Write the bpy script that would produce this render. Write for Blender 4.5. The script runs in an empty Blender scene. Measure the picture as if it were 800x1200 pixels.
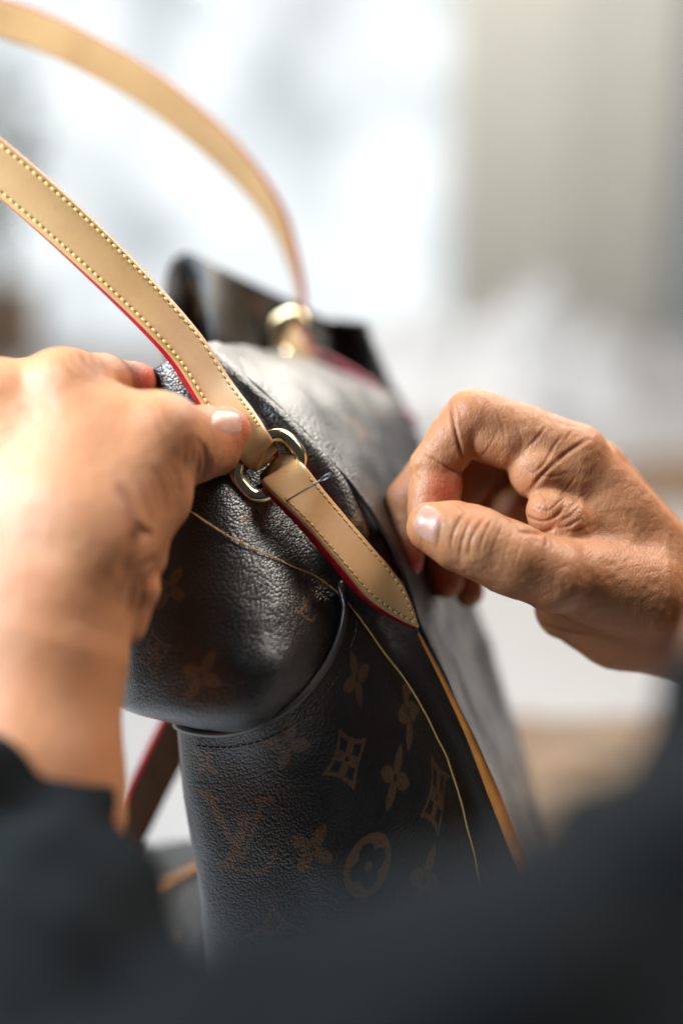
import bpy, bmesh, math, random
import numpy as np
from mathutils import Vector, Matrix, noise
from mathutils.bvhtree import BVHTree

random.seed(7); np.random.seed(7)
SC = bpy.context.scene
COL = SC.collection

# ------------------------------------------------------------------ camera
PITCH = math.radians(20.0)
CAM = np.array((0.0, 0.0, 0.50))
RIGHT = np.array((1.0, 0.0, 0.0))
UP = np.array((0.0, math.sin(PITCH), math.cos(PITCH)))
FWD = np.array((0.0, math.cos(PITCH), -math.sin(PITCH)))
FPX = 1200 * 50.0 / 36.0          # focal length in photo pixels
cd = bpy.data.cameras.new('camera')
cam = bpy.data.objects.new('camera', cd)
COL.objects.link(cam)
cam.location = CAM
cam.rotation_euler = (math.pi / 2 - PITCH, 0, 0)
cd.sensor_fit = 'VERTICAL'; cd.sensor_height = 36.0; cd.lens = 50.0
cd.clip_start = 0.01; cd.clip_end = 50
cd.dof.use_dof = True
cd.dof.focus_distance = 0.553
cd.dof.aperture_fstop = 1.5
cd.dof.aperture_blades = 0
SC.camera = cam

# ------------------------------------------------------------------ world
w = bpy.data.worlds.new('World'); SC.world = w; w.use_nodes = True
bg = w.node_tree.nodes['Background']
bg.inputs[0].default_value = (0.75, 0.86, 1.0, 1)
bg.inputs[1].default_value = 0.05

# ------------------------------------------------------------------ lamps
def L2W(x, y, d):
    """camera-frame metres (right, up, forward) to world"""
    return CAM + RIGHT * x + UP * y + FWD * d
def area(name, pos, target, size, power, col):
    l = bpy.data.lights.new(name, 'AREA'); l.shape = 'RECTANGLE'
    l.size, l.size_y = size; l.energy = power; l.color = col
    o = bpy.data.objects.new(name, l); COL.objects.link(o)
    o.location = pos
    o.rotation_euler = (Vector(target) - Vector(pos)).to_track_quat('-Z', 'Y').to_euler()
    return o
area('window_light', L2W(0.50, 0.78, 0.56), L2W(0.0, 0.0, 0.55), (0.42, 0.42), 10.5, (1.0, 0.93, 0.85))
area('ceiling_light', L2W(0.22, 0.80, 1.15), L2W(0.02, 0.0, 0.55), (0.7, 0.5), 9.0, (1.0, 0.94, 0.86))
area('left_hand_fill', L2W(-0.40, 0.25, 0.35), L2W(-0.10, 0.00, 0.49), (0.24, 0.24), 8.4, (0.72, 0.87, 1.0))  # added lamp close beside the frame, brightens the left hand most
area('back_wall_fill', L2W(0.05, 1.3, 1.6), L2W(0.25, 0.2, 2.8), (1.5, 0.8), 21.0, (1.0, 0.98, 0.95))  # added unseen lamp inside the room, brightens back wall and curtain

SC.view_settings.view_transform = 'Standard'
SC.view_settings.look = 'None'
SC.view_settings.exposure = 0.0
SC.view_settings.gamma = 1.0
try:
    SC.cycles.use_denoising = True
    SC.cycles.caustics_reflective = False
    SC.cycles.caustics_refractive = False
    SC.cycles.sample_clamp_indirect = 6
    SC.cycles.max_bounces = 6; SC.cycles.diffuse_bounces = 3; SC.cycles.glossy_bounces = 3; SC.cycles.transmission_bounces = 4
    SC.cycles.use_adaptive_sampling = True; SC.cycles.adaptive_threshold = 0.02
except Exception:
    pass

# ------------------------------------------------------------------ helpers
def K(px, py, d):
    """photo pixel + distance in mm -> camera frame mm (x right, y up, z back)"""
    return np.array(((px - 400.0) * d / FPX, (600.0 - py) * d / FPX, -d))
def k2w(p):
    p = np.asarray(p, float) * 0.001
    return CAM + p[..., 0:1] * RIGHT + p[..., 1:2] * UP - p[..., 2:3] * FWD
def w2k(p):
    q = (np.asarray(p, float) - CAM) * 1000.0
    return np.stack([q @ RIGHT, q @ UP, -(q @ FWD)], -1)
def W(px, py, d):
    return k2w(K(px, py, d))
def k2px(p):
    d = -p[..., 2]
    return 400 + p[..., 0] / d * FPX, 600 - p[..., 1] / d * FPX

def empty(name, loc, label=None, cat=None, group=None, kind=None):
    o = bpy.data.objects.new(name, None); COL.objects.link(o)
    o.location = loc; o.empty_display_size = 0.02
    tag(o, label, cat, group, kind); return o
def tag(o, label=None, cat=None, group=None, kind=None):
    if label: o['label'] = label
    if cat: o['category'] = cat
    if group: o['group'] = group
    if kind: o['kind'] = kind
    return o
def root_loc(p):
    v = np.zeros(3)
    while p is not None:
        v = v + np.array(p.location); p = p.parent
    return v
def vnoise(P, seed=0.0):
    """smooth value noise on points (n,3), about -1..1"""
    P = np.asarray(P, np.float64) + seed * 1.37
    i = np.floor(P).astype(np.int64); f = P - i; f = f*f*(3 - 2*f); out = 0.0
    for a in (0, 1):
        for b in (0, 1):
            for c in (0, 1):
                h = ((i[:, 0]+a)*73856093) ^ ((i[:, 1]+b)*19349663) ^ ((i[:, 2]+c)*83492791)
                h = (h ^ (h >> 13)) * 1274126177 & 0x7fffffff
                r = ((h ^ (h >> 16)) & 0xffff) / 32767.5 - 1.0
                out = out + r * (f[:, 0] if a else 1-f[:, 0]) * (f[:, 1] if b else 1-f[:, 1]) * (f[:, 2] if c else 1-f[:, 2])
    return out
def mesh_obj(name, verts, faces, mat, parent=None, smooth=True, uv=None, attr=None, origin=None):
    """verts in world metres; the object sits at origin (world) or at its parent"""
    base = root_loc(parent)
    org = np.array(origin if origin is not None else base, float)
    me = bpy.data.meshes.new(name)
    v = np.asarray(verts, float) - org
    if isinstance(faces, np.ndarray):
        nf, c = faces.shape
        me.vertices.add(len(v)); me.vertices.foreach_set('co', v.astype(np.float32).ravel())
        me.loops.add(nf * c); me.loops.foreach_set('vertex_index', faces.astype(np.int32).ravel())
        me.polygons.add(nf)
        me.polygons.foreach_set('loop_start', np.arange(0, nf * c, c, dtype=np.int32))
        me.polygons.foreach_set('loop_total', np.full(nf, c, dtype=np.int32))
        me.update(calc_edges=True); me.validate()
    else:
        me.from_pydata([tuple(x) for x in v], [], [tuple(f) for f in faces]); me.update()
    if smooth:
        me.polygons.foreach_set('use_smooth', np.ones(len(me.polygons), dtype=bool))
    if uv is not None:
        ul = me.uv_layers.new(name='UVMap')
        li = np.empty(len(me.loops), dtype=np.int32); me.loops.foreach_get('vertex_index', li)
        ul.data.foreach_set('uv', np.asarray(uv, np.float32)[li].ravel())
    if attr:
        for an, av in attr.items():
            a = me.attributes.new(an, 'FLOAT', 'POINT')
            a.data.foreach_set('value', np.asarray(av, np.float32).ravel())
    if mat: me.materials.append(mat)
    o = bpy.data.objects.new(name, me); COL.objects.link(o)
    if parent is not None:
        o.parent = parent
    o.location = tuple(org - base)
    return o

def cr(ctrl, n):
    """Catmull-Rom sampling matrix (n x ctrl), parameter uniform"""
    m = len(ctrl) if hasattr(ctrl, '__len__') else ctrl
    A = np.zeros((n, m))
    for i, t in enumerate(np.linspace(0, m - 1, n)):
        k = min(int(t), m - 2); f = t - k
        wts = (-0.5*f + f*f - 0.5*f**3, 1 - 2.5*f*f + 1.5*f**3, 0.5*f + 2*f*f - 1.5*f**3, -0.5*f*f + 0.5*f**3)
        for j, wt in zip(range(k - 1, k + 3), wts):
            if j < 0:
                A[i, 0] += 2 * wt; A[i, 1] -= wt
            elif j >= m:
                A[i, m-1] += 2 * wt; A[i, m-2] -= wt
            else:
                A[i, j] += wt
    return A
def smooth_path(pts, n):
    return cr(pts, n) @ np.asarray(pts, float)
def grid_faces(r, c):
    i = np.arange(r - 1)[:, None] * c + np.arange(c - 1)[None, :]
    return np.stack([i, i + 1, i + c + 1, i + c], -1).reshape(-1, 4)
def resample(P, n):
    seg = np.r_[0, np.cumsum(np.linalg.norm(np.diff(P, axis=0), axis=1))]
    t = np.linspace(0, seg[-1], n)
    return np.stack([np.interp(t, seg, P[:, i]) for i in range(P.shape[1])], -1), seg[-1]

class Sheet:
    """a skin of leather through a grid of control points (pixel, pixel, mm)"""
    def __init__(self, rows, nr, nc, ripple=0.0, seed=0):
        G = np.array([[K(*p) for p in r] for r in rows])
        P = np.einsum('ri,ijk->rjk', cr(G.shape[0], nr), G)
        P = np.einsum('cj,rjk->rck', cr(G.shape[1], nc), P)
        self.P = P
        du = np.linalg.norm(np.diff(P, axis=1), axis=2); dv = np.linalg.norm(np.diff(P, axis=0), axis=2)
        u = np.zeros(P.shape[:2]); v = np.zeros(P.shape[:2])
        u[:, 1:] = np.cumsum(du, 1); v[1:, :] = np.cumsum(dv, 0)
        u = u - u[:, nc // 2:nc // 2 + 1]
        self.u, self.v = u, v
        gu = np.gradient(P, axis=1); gv = np.gradient(P, axis=0)
        N = np.cross(gu, gv); N /= np.linalg.norm(N, axis=2, keepdims=True) + 1e-9
        if (N * P).sum(2).mean() > 0:      # make it face the camera
            N = -N
        self.N = N
        if ripple:
            F = P.reshape(-1, 3)
            d = vnoise(F * 0.035, seed) + 0.5 * vnoise(F * 0.08, seed + 9)
            self.P = P + N * (d.reshape(P.shape[:2] + (1,)) * ripple)
    def uv_at(self, px, py):
        X, Y = k2px(self.P)
        i = np.argmin((X - px) ** 2 + (Y - py) ** 2)
        return self.u.ravel()[i], self.v.ravel()[i]
    def build(self, name, mat, parent, attr=None, thick=0.0016):
        r, c = self.P.shape[:2]
        V = k2w(self.P.reshape(-1, 3))
        f = grid_faces(r, c)
        # orient towards the camera
        n0 = np.cross(V[f[:, 1]] - V[f[:, 0]], V[f[:, 3]] - V[f[:, 0]])
        if (n0 * (V[f[:, 0]] - CAM)).sum() > 0:
            f = f[:, ::-1].copy()
        o = mesh_obj(name, V, f, mat, parent, uv=np.stack([self.u.ravel(), self.v.ravel()], -1) * 0.1, attr=attr)
        if thick:
            m = o.modifiers.new('thickness', 'SOLIDIFY'); m.thickness = thick; m.offset = -1
        return o

def tube(path, rad, nseg=10, closed=False, caps=True):
    """sweep a circle along camera-frame mm points; rad scalar or array"""
    P = np.asarray(path, float); n = len(P)
    R = np.broadcast_to(np.asarray(rad, float), (n,))
    if closed:
        T = np.roll(P, -1, 0) - np.roll(P, 1, 0)
    else:
        T = np.gradient(P, axis=0)
    T /= np.linalg.norm(T, axis=1, keepdims=True) + 1e-12
    up = np.array((0.3, 0.2, 1.0)); V = []
    prev = np.cross(T[0], up); prev /= np.linalg.norm(prev)
    for i in range(n):
        a = prev - T[i] * (prev @ T[i]); a /= np.linalg.norm(a); prev = a
        b = np.cross(T[i], a)
        for s in range(nseg):
            an = 2 * math.pi * s / nseg
            V.append(P[i] + (a * math.cos(an) + b * math.sin(an)) * R[i])
    F = []
    m = n if closed else n - 1
    for i in range(m):
        j = (i + 1) % n
        for s in range(nseg):
            q = (s + 1) % nseg
            F.append((i*nseg+s, i*nseg+q, j*nseg+q, j*nseg+s))
    if caps and not closed:
        F.append(tuple(range(nseg - 1, -1, -1))); F.append(tuple(range((n-1)*nseg, n*nseg)))
    return np.array(V), F
def join(parts):
    V = []; F = []; o = 0
    for v, f in parts:
        V.append(np.asarray(v)); F += [tuple(int(i) + o for i in q) for q in f]; o += len(v)
    return np.concatenate(V), F
def boxw(cx, cy, cz, sx, sy, sz):
    v = [(cx+sx*a/2, cy+sy*b/2, cz+sz*c/2) for a in (-1,1) for b in (-1,1) for c in (-1,1)]
    f = [(0,1,3,2),(4,6,7,5),(0,4,5,1),(2,3,7,6),(0,2,6,4),(1,5,7,3)]
    return np.array(v), f

# ------------------------------------------------------------------ materials
class NT:
    def __init__(self, name):
        self.m = bpy.data.materials.new(name); self.m.use_nodes = True
        self.t = self.m.node_tree; self.n = self.t.nodes; self.b = self.n['Principled BSDF']
    def node(self, typ, **kw):
        x = self.n.new(typ)
        for k, v in kw.items():
            if k.startswith('i_'):
                key = k[2:]; key = int(key) if key.isdigit() else key.replace('_', ' ')
                x.inputs[key].default_value = v
            else: setattr(x, k, v)
        return x
    def link(self, a, b): self.t.links.new(a, b)
    def ramp(self, src, stops):
        r = self.node('ShaderNodeValToRGB'); e = r.color_ramp.elements
        e[0].position, e[0].color = stops[0][0], (*stops[0][1], 1)
        e[1].position, e[1].color = stops[-1][0], (*stops[-1][1], 1)
        for p, c in stops[1:-1]:
            q = e.new(p); q.color = (*c, 1)
        self.link(src, r.inputs[0]); return r.outputs[0]
    def math(self, op, a, b=None, clamp=False):
        x = self.node('ShaderNodeMath', operation=op, use_clamp=clamp)
        for i, v in enumerate((a, b)):
            if v is None: continue
            if isinstance(v, (int, float)): x.inputs[i].default_value = v
            else: self.link(v, x.inputs[i])
        return x.outputs[0]
    def mix(self, fac, a, b, blend='MIX'):
        x = self.node('ShaderNodeMix', data_type='RGBA', blend_type=blend)
        for i, v in ((0, fac), (6, a), (7, b)):
            if isinstance(v, (int, float)): x.inputs[i].default_value = v
            elif isinstance(v, tuple): x.inputs[i].default_value = (*v, 1)
            else: self.link(v, x.inputs[i])
        return x.outputs[2]
    def bump(self, h, strength, dist, prev=None):
        x = self.node('ShaderNodeBump'); x.inputs['Strength'].default_value = strength
        x.inputs['Distance'].default_value = dist; self.link(h, x.inputs['Height'])
        if prev is not None: self.link(prev, x.inputs['Normal'])
        return x.outputs[0]
    def set(self, **kw):
        for k, v in kw.items():
            self.b.inputs[k.replace('_', ' ')].default_value = (*v, 1) if isinstance(v, tuple) and len(v) == 3 else v
        return self

def simple(name, col, rough=0.6, noise_scale=None, amt=0.15, bump=0.0, metallic=0.0, **kw):
    t = NT(name); t.set(Base_Color=col, Roughness=rough, Metallic=metallic, **kw)
    if noise_scale:
        tc = t.node('ShaderNodeTexCoord')
        nz = t.node('ShaderNodeTexNoise', i_Scale=noise_scale, i_Detail=5.0)
        t.link(tc.outputs['Object'], nz.inputs['Vector'])
        lo = tuple(c * (1 - amt) for c in col); hi = tuple(min(1, c * (1 + amt)) for c in col)
        t.link(t.ramp(nz.outputs[0], [(0.3, lo), (0.7, hi)]), t.b.inputs['Base Color'])
        if bump: t.link(t.bump(nz.outputs[0], bump, 0.001), t.b.inputs['Normal'])
    return t.m

def canvas_material():
    t = NT('monogram_canvas')
    uv = t.node('ShaderNodeUVMap', uv_map='UVMap')          # uv unit = 10 mm
    wn = t.node('ShaderNodeTexNoise', noise_dimensions='2D', i_Scale=3.0, i_Detail=2.0)
    t.link(uv.outputs[0], wn.inputs['Vector'])
    wv = t.node('ShaderNodeVectorMath', operation='SCALE'); t.link(wn.outputs['Color'], wv.inputs[0]); wv.inputs['Scale'].default_value = 0.12
    av = t.node('ShaderNodeVectorMath', operation='ADD'); t.link(uv.outputs[0], av.inputs[0]); t.link(wv.outputs[0], av.inputs[1])
    vo = t.node('ShaderNodeTexVoronoi', voronoi_dimensions='2D', feature='SMOOTH_F1', i_Scale=8.6, i_Smoothness=0.25, i_Randomness=0.9)
    t.link(av.outputs[0], vo.inputs['Vector'])
    ed = t.node('ShaderNodeMapRange', i_1=0.75, i_2=0.05); t.link(vo.outputs['Distance'], ed.inputs[0])
    nz = t.node('ShaderNodeTexNoise', noise_dimensions='2D', i_Scale=22.0, i_Detail=3.0); t.link(uv.outputs[0], nz.inputs['Vector'])
    big = t.node('ShaderNodeTexNoise', noise_dimensions='2D', i_Scale=0.55, i_Detail=4.0); t.link(uv.outputs[0], big.inputs['Vector'])
    h = t.math('ADD', t.math('MULTIPLY', ed.outputs[0], 1.0), t.math('MULTIPLY', nz.outputs[0], 0.12))
    n1 = t.bump(big.outputs[0], 0.12, 0.004)
    nb_ = t.bump(h, 0.5, 0.0004, n1); t.link(nb_, t.b.inputs['Normal']); t.link(nb_, t.b.inputs['Coat Normal'])
    at = t.node('ShaderNodeAttribute', attribute_name='print')
    fac = t.node('ShaderNodeMapRange', interpolation_type='SMOOTHSTEP', i_1=0.25, i_2=-0.25); t.link(at.outputs['Fac'], fac.inputs[0])
    wear = t.node('ShaderNodeMapRange', i_1=0.25, i_2=0.6, i_3=0.45, i_4=1.0); t.link(nz.outputs[0], wear.inputs[0])
    f2 = t.math('MULTIPLY', t.math('MULTIPLY', fac.outputs[0], wear.outputs[0]), t.math('ADD', t.math('MULTIPLY', ed.outputs[0], 0.5), 0.5))
    base = t.ramp(big.outputs[0], [(0.3, (0.0065, 0.0045, 0.003)), (0.7, (0.013, 0.0088, 0.0055))])
    t.link(t.mix(f2, base, (0.20, 0.097, 0.034)), t.b.inputs['Base Color'])
    rr = t.node('ShaderNodeMapRange', i_1=0.3, i_2=0.7, i_3=0.31, i_4=0.39); t.link(big.outputs[0], rr.inputs[0])
    t.link(rr.outputs[0], t.b.inputs['Roughness'])
    t.set(Specular_IOR_Level=0.7, Coat_Weight=1.0, Coat_Roughness=0.38)
    return t.m

def strap_leather():
    t = NT('natural_leather')
    tc = t.node('ShaderNodeTexCoord')
    n1 = t.node('ShaderNodeTexNoise', i_Scale=28.0, i_Detail=5.0, i_Roughness=0.6); t.link(tc.outputs['Object'], n1.inputs['Vector'])
    n2 = t.node('ShaderNodeTexNoise', i_Scale=900.0, i_Detail=4.0); t.link(tc.outputs['Object'], n2.inputs['Vector'])
    c = t.ramp(n1.outputs[0], [(0.25, (0.47, 0.245, 0.095)), (0.55, (0.58, 0.325, 0.135)), (0.8, (0.64, 0.385, 0.175))])
    sp = t.node('ShaderNodeTexNoise', i_Scale=160.0, i_Detail=2.0); t.link(tc.outputs['Object'], sp.inputs['Vector'])
    spf = t.node('ShaderNodeMapRange', i_1=0.70, i_2=0.78); t.link(sp.outputs[0], spf.inputs[0])
    t.link(t.mix(t.math('MULTIPLY', spf.outputs[0], 0.5), c, (0.36, 0.15, 0.04)), t.b.inputs['Base Color'])
    t.set(Roughness=0.4, Specular_IOR_Level=0.6, Coat_Weight=0.45, Coat_Roughness=0.32)
    t.link(t.bump(n2.outputs[0], 0.12, 0.0004), t.b.inputs['Normal'])
    return t.m

def skin_material():
    t = NT('skin')
    tc = t.node('ShaderNodeTexCoord')
    n1 = t.node('ShaderNodeTexNoise', i_Scale=38.0, i_Detail=4.0, i_Roughness=0.6); t.link(tc.outputs['Object'], n1.inputs['Vector'])
    n2 = t.node('ShaderNodeTexNoise', i_Scale=420.0, i_Detail=3.0); t.link(tc.outputs['Object'], n2.inputs['Vector'])
    c = t.ramp(n1.outputs[0], [(0.26, (0.47, 0.19, 0.08)), (0.5, (0.53, 0.226, 0.098)), (0.74, (0.58, 0.265, 0.122))])
    c = t.mix(t.math('MULTIPLY', n2.outputs[0], 0.3), c, (0.43, 0.17, 0.085))
    # point attributes: fingertip flush with backlit red glow painted in, and crease lines
    ta = t.node('ShaderNodeAttribute', attribute_name='flush_glow')
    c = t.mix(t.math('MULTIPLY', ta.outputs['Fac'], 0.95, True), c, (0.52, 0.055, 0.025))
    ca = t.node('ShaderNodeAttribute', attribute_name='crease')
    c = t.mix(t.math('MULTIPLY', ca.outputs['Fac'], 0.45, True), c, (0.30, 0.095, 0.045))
    t.link(c, t.b.inputs['Base Color'])
    # fine skin relief: stretched cells + pores
    wp = t.node('ShaderNodeTexNoise', i_Scale=90.0, i_Detail=2.0); t.link(tc.outputs['Object'], wp.inputs['Vector'])
    ws = t.node('ShaderNodeVectorMath', operation='SCALE'); ws.inputs['Scale'].default_value = 0.004; t.link(wp.outputs['Color'], ws.inputs[0])
    wa = t.node('ShaderNodeVectorMath', operation='ADD'); t.link(tc.outputs['Object'], wa.inputs[0]); t.link(ws.outputs[0], wa.inputs[1])
    mp = t.node('ShaderNodeMapping'); mp.inputs['Rotation'].default_value = (0.3, 0.55, 0.2); mp.inputs['Scale'].default_value = (1.0, 0.8, 0.5)
    t.link(wa.outputs[0], mp.inputs['Vector'])
    v1 = t.node('ShaderNodeTexVoronoi', feature='DISTANCE_TO_EDGE', i_Scale=1150.0); t.link(mp.outputs[0], v1.inputs['Vector'])
    e1 = t.node('ShaderNodeMapRange', i_1=0.0, i_2=0.25); t.link(v1.outputs[0], e1.inputs[0])
    v2 = t.node('ShaderNodeTexVoronoi', feature='DISTANCE_TO_EDGE', i_Scale=430.0); t.link(mp.outputs[0], v2.inputs['Vector'])
    e2 = t.node('ShaderNodeMapRange', i_1=0.0, i_2=0.16); t.link(v2.outputs[0], e2.inputs[0])
    h = t.math('ADD', t.math('MULTIPLY', e1.outputs[0], 0.5), t.math('MULTIPLY', e2.outputs[0], 0.6))
    h = t.math('ADD', h, t.math('MULTIPLY', n2.outputs[0], 0.5))
    t.link(t.bump(h, 0.42, 0.0003), t.b.inputs['Normal'])
    t.set(Roughness=0.48, Specular_IOR_Level=0.42, Subsurface_Weight=0.4, Subsurface_Scale=0.008)
    t.b.inputs['Subsurface Radius'].default_value = (1.0, 0.32, 0.16)
    return t.m

def jacket_material():
    t = NT('dark_jacket_cloth')
    tc = t.node('ShaderNodeTexCoord')
    n = t.node('ShaderNodeTexNoise', i_Scale=60.0, i_Detail=6.0); t.link(tc.outputs['Object'], n.inputs['Vector'])
    wv = t.node('ShaderNodeTexNoise', i_Scale=1500.0, i_Detail=2.0); t.link(tc.outputs['Object'], wv.inputs['Vector'])
    t.link(t.ramp(n.outputs[0], [(0.3, (0.0024, 0.0036, 0.0042)), (0.7, (0.006, 0.0084, 0.0095))]), t.b.inputs['Base Color'])
    t.link(t.bump(wv.outputs[0], 0.3, 0.0006), t.b.inputs['Normal'])
    t.set(Roughness=0.9, Specular_IOR_Level=0.1)
    return t.m

M = {}
M['canvas'] = canvas_material()
M['strap'] = strap_leather()
M['skin'] = skin_material()
M['jacket'] = jacket_material()
M['red'] = simple('red_edge_paint', (0.34, 0.006, 0.012), 0.25, 300, 0.2, 0.1)
M['stitch'] = simple('waxed_stitch_thread', (0.74, 0.50, 0.17), 0.5, 900, 0.2)
M['hole'] = simple('stitch_hole', (0.16, 0.075, 0.02), 0.8, 500, 0.2)
M['gold'] = simple('polished_gold_brass', (0.90, 0.71, 0.41), 0.17, 60, 0.06, metallic=1.0)
M['steel'] = simple('needle_steel', (0.15, 0.145, 0.14), 0.3, 200, 0.1, metallic=1.0)
M['thread'] = simple('yellow_waxed_thread', (0.80, 0.53, 0.18), 0.5, 1500, 0.25, 0.3)
M['piping'] = simple('tan_piping_leather', (0.55, 0.20, 0.04), 0.42, 120, 0.2)
M['rim'] = simple('dark_rolled_edge', (0.06, 0.05, 0.043), 0.28, 80, 0.2, Specular_IOR_Level=1.0, Coat_Weight=0.6, Coat_Roughness=0.25)
M['brown_lining'] = simple('brown_strap_back', (0.13, 0.055, 0.022), 0.5, 80, 0.2)
def nail_material():
    t = NT('fingernail'); tc = t.node('ShaderNodeTexCoord')
    n = t.node('ShaderNodeTexNoise', i_Scale=300.0, i_Detail=2.0); t.link(tc.outputs['Object'], n.inputs['Vector'])
    t.link(t.ramp(n.outputs[0], [(0.3, (0.54, 0.26, 0.18)), (0.7, (0.62, 0.34, 0.25))]), t.b.inputs['Base Color'])
    t.set(Roughness=0.33, Specular_IOR_Level=0.5, Subsurface_Weight=0.2, Subsurface_Scale=0.003)
    return t.m
M['nail'] = nail_material()

# ------------------------------------------------------------------ setting: worktop, wall, window, curtain
def sheet_plane(name, x0, x1, y0, y1, z, mat):
    v, f = boxw((x0+x1)/2, (y0+y1)/2, z - 0.02, x1-x0, y1-y0, 0.04)
    return tag(mesh_obj(name, v, f, mat, smooth=False), kind='structure')
M['worktop'] = simple('pale_worktop', (0.36, 0.35, 0.345), 0.5, 6, 0.06, 0.05)
M['wall'] = simple('pale_wall', (0.72, 0.76, 0.78), 0.9, 3, 0.05)
sheet_plane('worktop', -1.6, 2.0, -0.12, 2.15, 0.0, M['worktop'])
WY = 2.9
wx0, wx1, wz0, wz1 = -1.55, 0.26, -0.45, 1.6
parts = [boxw((-3 + wx0)/2, WY + 0.06, 0.6, wx0 + 3, 0.12, 3.2), boxw((wx1 + 3)/2, WY + 0.06, 0.6, 3 - wx1, 0.12, 3.2),
         boxw((wx0+wx1)/2, WY + 0.06, (wz0 - 1.0)/2, wx1-wx0, 0.12, wz0 + 1.0), boxw((wx0+wx1)/2, WY + 0.06, (wz1 + 2.2)/2, wx1-wx0, 0.12, 2.2 - wz1)]
v, f = join(parts)
tag(mesh_obj('back_wall', v, f, M['wall'], smooth=False), kind='structure')

def sky_material():
    t = NT('daylight_outside'); t.n.remove(t.b)
    e = t.node('ShaderNodeEmission'); tc = t.node('ShaderNodeTexCoord')
    n = t.node('ShaderNodeTexNoise', i_Scale=3.4, i_Detail=3.0); t.link(tc.outputs['Object'], n.inputs['Vector'])
    t.link(t.ramp(n.outputs[0], [(0.34, (0.40, 0.42, 0.425)), (0.48, (0.66, 0.68, 0.685)), (0.62, (0.87, 0.88, 0.875))]), e.inputs[0])
    e.inputs[1].default_value = 1.5
    t.link(e.outputs[0], t.n['Material Output'].inputs[0]); return t.m
v, f = boxw(-0.7, WY + 1.2, 0.7, 6.0, 0.02, 4.5)
tag(mesh_obj('sky', v, f, sky_material(), smooth=False), kind='structure')

M['white_paint'] = simple('white_paint', (0.78, 0.79, 0.80), 0.5, 8, 0.04)
win = empty('window', (-0.62, WY, wz0), 'wide white framed window with bright daylight behind the bag', 'window')
v, f = join([boxw(wx0 + 0.02, WY + 0.03, (wz0+wz1)/2, 0.04, 0.06, wz1-wz0), boxw(wx1 - 0.02, WY + 0.03, (wz0+wz1)/2, 0.04, 0.06, wz1-wz0),
             boxw((wx0+wx1)/2, WY + 0.03, wz0 + 0.02, wx1-wx0-0.08, 0.06, 0.04), boxw((wx0+wx1)/2, WY + 0.03, wz1 - 0.02, wx1-wx0-0.08, 0.06, 0.04)])
mesh_obj('frame', v, f, M['white_paint'], win, smooth=False)
def glass_material():
    t = NT('window_glass'); t.set(Base_Color=(0.95, 0.98, 1.0), Roughness=0.0, IOR=1.45)
    t.b.inputs['Transmission Weight'].default_value = 1.0; return t.m
v, f = boxw((wx0+wx1)/2, WY + 0.035, (wz0+wz1)/2, wx1-wx0-0.08, 0.004, wz1-wz0-0.08)
mesh_obj('pane', v, f, glass_material(), win, smooth=False)
v, f = boxw((wx0+wx1)/2, WY - 0.06, wz0 - 0.02, wx1-wx0+0.1, 0.14, 0.03)
mesh_obj('sill', v, f, M['white_paint'], win, smooth=False)

# beige curtain to the right of the window
def curtain(x0, x1, z0, z1, y, amp, waves, seed):
    nx, nz = 140, 30; rnd = random.Random(seed); V = []
    ph = [rnd.uniform(0, 6.28) for _ in range(4)]
    for j in range(nz):
        for i in range(nx):
            s = i / (nx - 1); q = j / (nz - 1)
            yy = y + amp * (math.sin(s*waves*6.28 + ph[0] + 0.3*q) + 0.4*math.sin(s*waves*2.3*6.28 + ph[1] - 0.5*q))
            V.append((x0 + (x1-x0)*s, yy, z0 + (z1-z0)*q))
    return np.array(V), grid_faces(nz, nx)
M['curtain'] = simple('beige_curtain_cloth', (0.74, 0.71, 0.61), 0.9, 30, 0.06)
v, f = curtain(0.21, 0.64, -0.55, 1.7, WY - 0.12, 0.006, 1.1, 3)
co = mesh_obj('curtain', v, f, M['curtain'], origin=(0.5, WY - 0.12, -0.55))
co.modifiers.new('thickness', 'SOLIDIFY').thickness = 0.003
tag(co, 'beige curtain hanging beside the bright window', 'curtain')

# crumpled white cloths and bits on the far end of the worktop
def heap(name, cx, cy, rx, ry, h, mat, label, cat, seed, group=None, n=44, base_z=0.0):
    rnd = random.Random(seed); off = Vector((rnd.uniform(0, 50), rnd.uniform(0, 50), 0)); V = []
    for j in range(n):
        for i in range(n):
            a = (i/(n-1)*2 - 1); b = (j/(n-1)*2 - 1)
            r = math.hypot(a, b); k = max(0.0, 1 - r**2)
            nn = noise.noise(Vector((a*2.2, b*2.2, 0)) + off); n2 = abs(noise.noise(Vector((a*4.5, b*4.5, 3)) + off))
            V.append((cx + rx*a*(1+0.25*nn), cy + ry*b*(1+0.2*n2), base_z + 0.004 + h*k*(0.55 + 0.6*nn + 0.5*n2)*(1 if k > 0 else 0)))
    o = mesh_obj(name, V, grid_faces(n, n), mat, origin=(cx, cy, base_z))
    o.modifiers.new('thickness', 'SOLIDIFY').thickness = 0.003
    return tag(o, label, cat, group)
M['white_cloth'] = simple('white_cotton', (0.70, 0.70, 0.70), 0.85, 40, 0.05)
M['brown_leather'] = simple('brown_leather_offcut', (0.20, 0.125, 0.07), 0.6, 20, 0.3)
heap('cloth', 0.08, 1.78, 0.16, 0.14, 0.15, M['white_cloth'], 'crumpled white cloth on the worktop below the window, behind the bag ring', 'cloth', 1)
heap('cloth', 0.27, 1.82, 0.11, 0.10, 0.17, M['white_cloth'], 'crumpled white cloth nearest the beige curtain', 'cloth', 2)
heap('cloth', -0.42, 1.25, 0.22, 0.2, 0.10, M['white_cloth'], 'crumpled white cloth under the near handle at left', 'cloth', 5)
heap('leather_offcut', -0.47, 1.12, 0.06, 0.06, 0.07, M['brown_leather'], 'brown leather offcut at the left edge beside the hand', 'leather', 4)
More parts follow.
